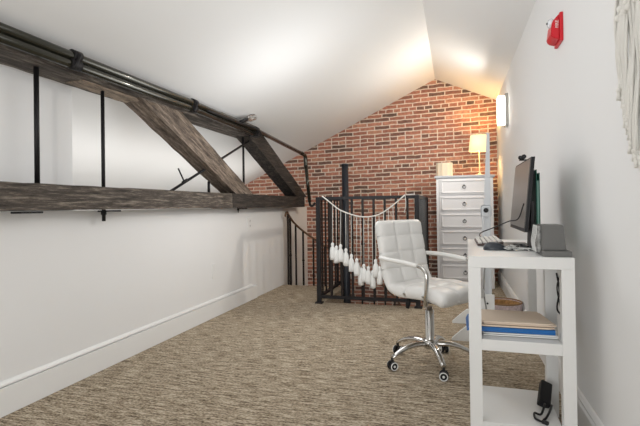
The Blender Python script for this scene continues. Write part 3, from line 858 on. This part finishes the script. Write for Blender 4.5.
# text x axis -> up (+z), y axis -> -x, normal -> -y
R1 = Matrix(((0, -1, 0, 0), (0, 0, -1, 0), (1, 0, 0, 0), (0, 0, 0, 1)))
text('FIRE', .021, Matrix.Translation((XR-.026, 2.4745, 1.85)) @ R1, m_white_ink, al)

# ------------------------------------------------------------------ macrame wall hanging
mc = thing('macrame_hanging', 'cream knotted macrame wall hanging with long fringe on the right wall', 'wall hanging', (XR-.03, 1.4, 1.0))
bm = nb(); tube(bm, [(XR-.035, .96, 1.80), (XR-.035, 1.66, 1.80)], .011, 12)
obj('dowel', bm, mat('pale_wood_dowel', (.5, .36, .22), .6), mc, world=True)
rnd = random.Random(9)
bm = nb()
# knotted net on top
for k in range(26):
    y = 1.0+.0235*k
    e = abs(y-1.295)/.33
    zk = 1.50 + .10*e
    tube(bm, smoothpath([(XR-.035, y, 1.80), (XR-.028, y+.012*math.sin(k), 1.72), (XR-.034, y-.012*math.sin(k*2), 1.64), (XR-.03, y, zk)], 5), .005, 6)
    for j in range(4): ball(bm, (XR-.034, y+rnd.uniform(-.01, .01), 1.76-.07*j-.02*(k % 2)), .011, (1, 1, 1.1), 8, 5)
obj('knotted_band', bm, m_rope, mc, world=True)
for k in range(60):
    y = .985+.0108*k; e = abs(y-1.295)/.33
    zb = 1.05 + .28*e**2.2 + rnd.uniform(-.03, .03); zt_ = 1.52+.1*e
    bm = nb(); pts = []
    nseg = 6; ph = rnd.uniform(0, 6)
    for j in range(nseg+1):
        t = j/nseg
        pts.append((XR-.028+.008*math.sin(ph+t*7), y+.012*math.sin(ph+t*8), zt_+(zb-zt_)*t))
    tube(bm, smoothpath(pts, 4), .0044, 6)
    ball(bm, (pts[-1][0], pts[-1][1], zb), .0075, (1, 1, 1.2), 8, 5)
    tube(bm, [pts[-1], (pts[-1][0], pts[-1][1]+rnd.uniform(-.01, .01), zb-.03)], [.005, .007], 6)
    obj('fringe_cord', bm, m_rope, mc, world=True)

# ------------------------------------------------------------------ swivel chair
CH = Vector((-.158, 2.865, 0)); CA = math.radians(-35)
ch = thing('office_chair', 'white tufted swivel chair with chrome arms and five-star base', 'chair', CH, CA)
# padded shell: path in (F, z)
path = smoothpath([(-.245, 0, .875), (-.232, 0, .80), (-.212, 0, .70), (-.195, 0, .60), (-.178, 0, .53), (-.14, 0, .470), (-.08, 0, .455), (.0, 0, .457), (.10, 0, .459), (.20, 0, .448), (.255, 0, .424)], 14)
W = .212
def shell(i0, i1, name, rows, T=.032, edge0=True, edge1=True):
    bm = nb(); P = path[i0:i1+1]; n = len(P); nu = 36; fr_ = []
    Ltot = [0]
    for a, b in zip(P, P[1:]): Ltot.append(Ltot[-1]+(b-a).length)
    L = Ltot[-1]; sides = []
    for side in (1, -1):
        g = []
        for i, p in enumerate(P):
            a = P[max(0, i-1)]; b = P[min(n-1, i+1)]; t = (b-a).normalized(); nn = Vector((-t.z, 0, t.x))
            if nn.z < 0 and abs(nn.x) < .5: nn = -nn
            nn = Vector((abs(t.z), 0, t.x))      # forward/upward normal
            v = Ltot[i]/L
            row = []
            for k in range(nu+1):
                u = -1+2*k/nu
                # round-off at rims
                ru = max(0, 1-abs(u)**10)**.5
                rv = 1
                dv0 = v*L; dv1 = (1-v)*L
                if edge0 and dv0 < .03: rv *= math.sqrt(max(0, 1-((.03-dv0)/.03)**2))
                if edge1 and dv1 < .03: rv *= math.sqrt(max(0, 1-((.03-dv1)/.03)**2))
                h = (T if not edge1 or edge0 else .032+(T-.032)*min(1, v*5))*ru*rv
                if side > 0:
                    # tufts
                    gu = abs(((u+1)/2*3) % 1 - .5)*2; gv = abs((v*rows) % 1 - .5)*2
                    cu_ = max(0, (gu-.80)/.2) if .1 < (u+1)/2 < .9 else 0
                    cv_ = max(0, (gv-.84)/.16) if .04 < v < .96 else 0
                    h -= .008*max(cu_**1.5, cv_**1.5)*min(1, ru*rv+.2)
                    h += .006*(1-gu**2)*(1-gv**2)*ru*rv
                else: h = h*.85
                # corner rounding: pull in width near the free end
                wf = 1
                if edge0 and dv0 < .035: wf = 1-.09*((.035-dv0)/.035)**2
                if edge1 and dv1 < .035: wf = 1-.09*((.035-dv1)/.035)**2
                row.append(bm.verts.new(p+nn*h*side+Vector((0, u*W*wf, 0))))
            g.append(row)
        sides.append(g)
    for s_, g in enumerate(sides):
        for i in range(n-1):
            for k in range(nu):
                f = bm.faces.new((g[i][k], g[i][k+1], g[i+1][k+1], g[i+1][k])); f.smooth = True
    a, b = sides
    for i in range(n-1):
        for k in (0, nu): bm.faces.new((a[i][k], a[i+1][k], b[i+1][k], b[i][k])).smooth = True
    for k in range(nu):
        for i in (0, n-1): bm.faces.new((a[i][k], a[i][k+1], b[i][k+1], b[i][k])).smooth = True
    bmesh.ops.remove_doubles(bm, verts=bm.verts, dist=.0002)
    return obj(name, bm, m_leather, ch)
shell(0, 66, 'backrest', 4, edge1=False)
shell(66, 140, 'seat', 3, edge0=False, T=.044)
for s in (-1, 1):
    A = .238*s
    bm = nb(); tube(bm, smoothpath([(-.20, A*.93, .650), (-.12, A, .648), (.0, A, .640), (.11, A, .628)], 6), [.010]+[.0135]*17+[.012], 12)
    for v in bm.verts: v.co.y = A+(v.co.y-A)*1.25
    ar = obj('armrest', bm, m_leather, ch)
    bm = nb(); tube(bm, smoothpath([(.09, A, .631), (.135, A, .623), (.165, A, .595), (.17, A, .55), (.165, A, .48), (.155, A*.97, .43), (.13, A*.85, .402), (.08, A*.55, .397), (.03, A*.3, .397)], 6), .0115, 12)
    obj('arm_tube', bm, m_chrome, ar)
bm = nb(); bx(bm, -.035, .035, -.03, .03, .375, .425, .006)
mech = obj('tilt_mechanism', bm, m_black, ch)
bm = nb(); tube(bm, [(-.03, -.03, .395), (-.07, -.11, .39)], .006, 8); tube(bm, [(-.07, -.11, .405), (-.072, -.112, .375), (-.075, -.115, .345)], [.012, .016, .011], 10)
obj('lever', bm, m_black, mech)
bm = nb(); lathe(bm, [(.018, .20), (.018, .35)], n=20); obj('gas_rod', bm, m_steel, ch)
bm = nb(); lathe(bm, [(.030, .145), (.027, .15), (.027, .33), (.022, .335)], n=24); obj('column_sleeve', bm, m_chrome, ch)
bm = nb(); lathe(bm, [(.035, .10), (.044, .11), (.044, .145), (.034, .155)], n=24); obj('base_hub', bm, m_chrome, ch)
for k in range(5):
    a = math.radians(72*k+1) - CA + math.radians(0)
    dx, dy = math.cos(a), math.sin(a); px, py = -dy, dx
    bm = nb(); rings = []
    for t in range(11):
        q = t/10; r_ = .03+.235*q; z = .128 + .012*math.sin(q*PI) - .055*q**2; hw = .026-.010*q; hh = .016-.005*q
        ring = []
        for (u, w) in ((-1, -.6), (-.8, .5), (-.35, 1), (.35, 1), (.8, .5), (1, -.6), (.6, -1), (-.6, -1)):
            ring.append(bm.verts.new((dx*r_+px*hw*u, dy*r_+py*hw*u, z+hh*w)))
        rings.append(ring)
    for i in range(10):
        for j in range(8): bm.faces.new((rings[i][j], rings[i][(j+1) % 8], rings[i+1][(j+1) % 8], rings[i+1][j])).smooth = True
    bm.faces.new(rings[0][::-1]); bm.faces.new(rings[-1])
    obj('base_arm', bm, m_chrome, ch)
    bm = nb(); cx, cy = dx*.262, dy*.262
    wa = a + (.9, 2.2, .3, 1.6, 2.8)[k]; wx, wy = math.cos(wa), math.sin(wa)
    tube(bm, [(cx, cy, .03), (cx, cy, .072)], .008, 8)
    for s in (-1, 1):
        c0 = Vector((cx+wx*.006*s, cy+wy*.006*s, .0265)); c1 = Vector((cx+wx*.024*s, cy+wy*.024*s, .0265))
        tube(bm, [c0, c0.lerp(c1, .15), c0.lerp(c1, .85), c1], [.022, .026, .026, .022], 20)
    cs = obj('caster', bm, m_black, ch)
    bm = nb()
    for s in (-1, 1):
        c1 = Vector((cx+wx*.0242*s, cy+wy*.0242*s, .0265)); ax = Vector((wx, wy, 0)); uu = Vector((-wy, wx, 0))
        tube(bm, [c1+uu*.0215*math.cos(2*PI*t/20)+Vector((0, 0, .0215*math.sin(2*PI*t/20))) for t in range(21)], .0032, 6, cap=False)
        tube(bm, [c1-ax*.001*s, c1+ax*.003*s], .007, 10)
    obj('wheel_rim', bm, m_rim, cs)
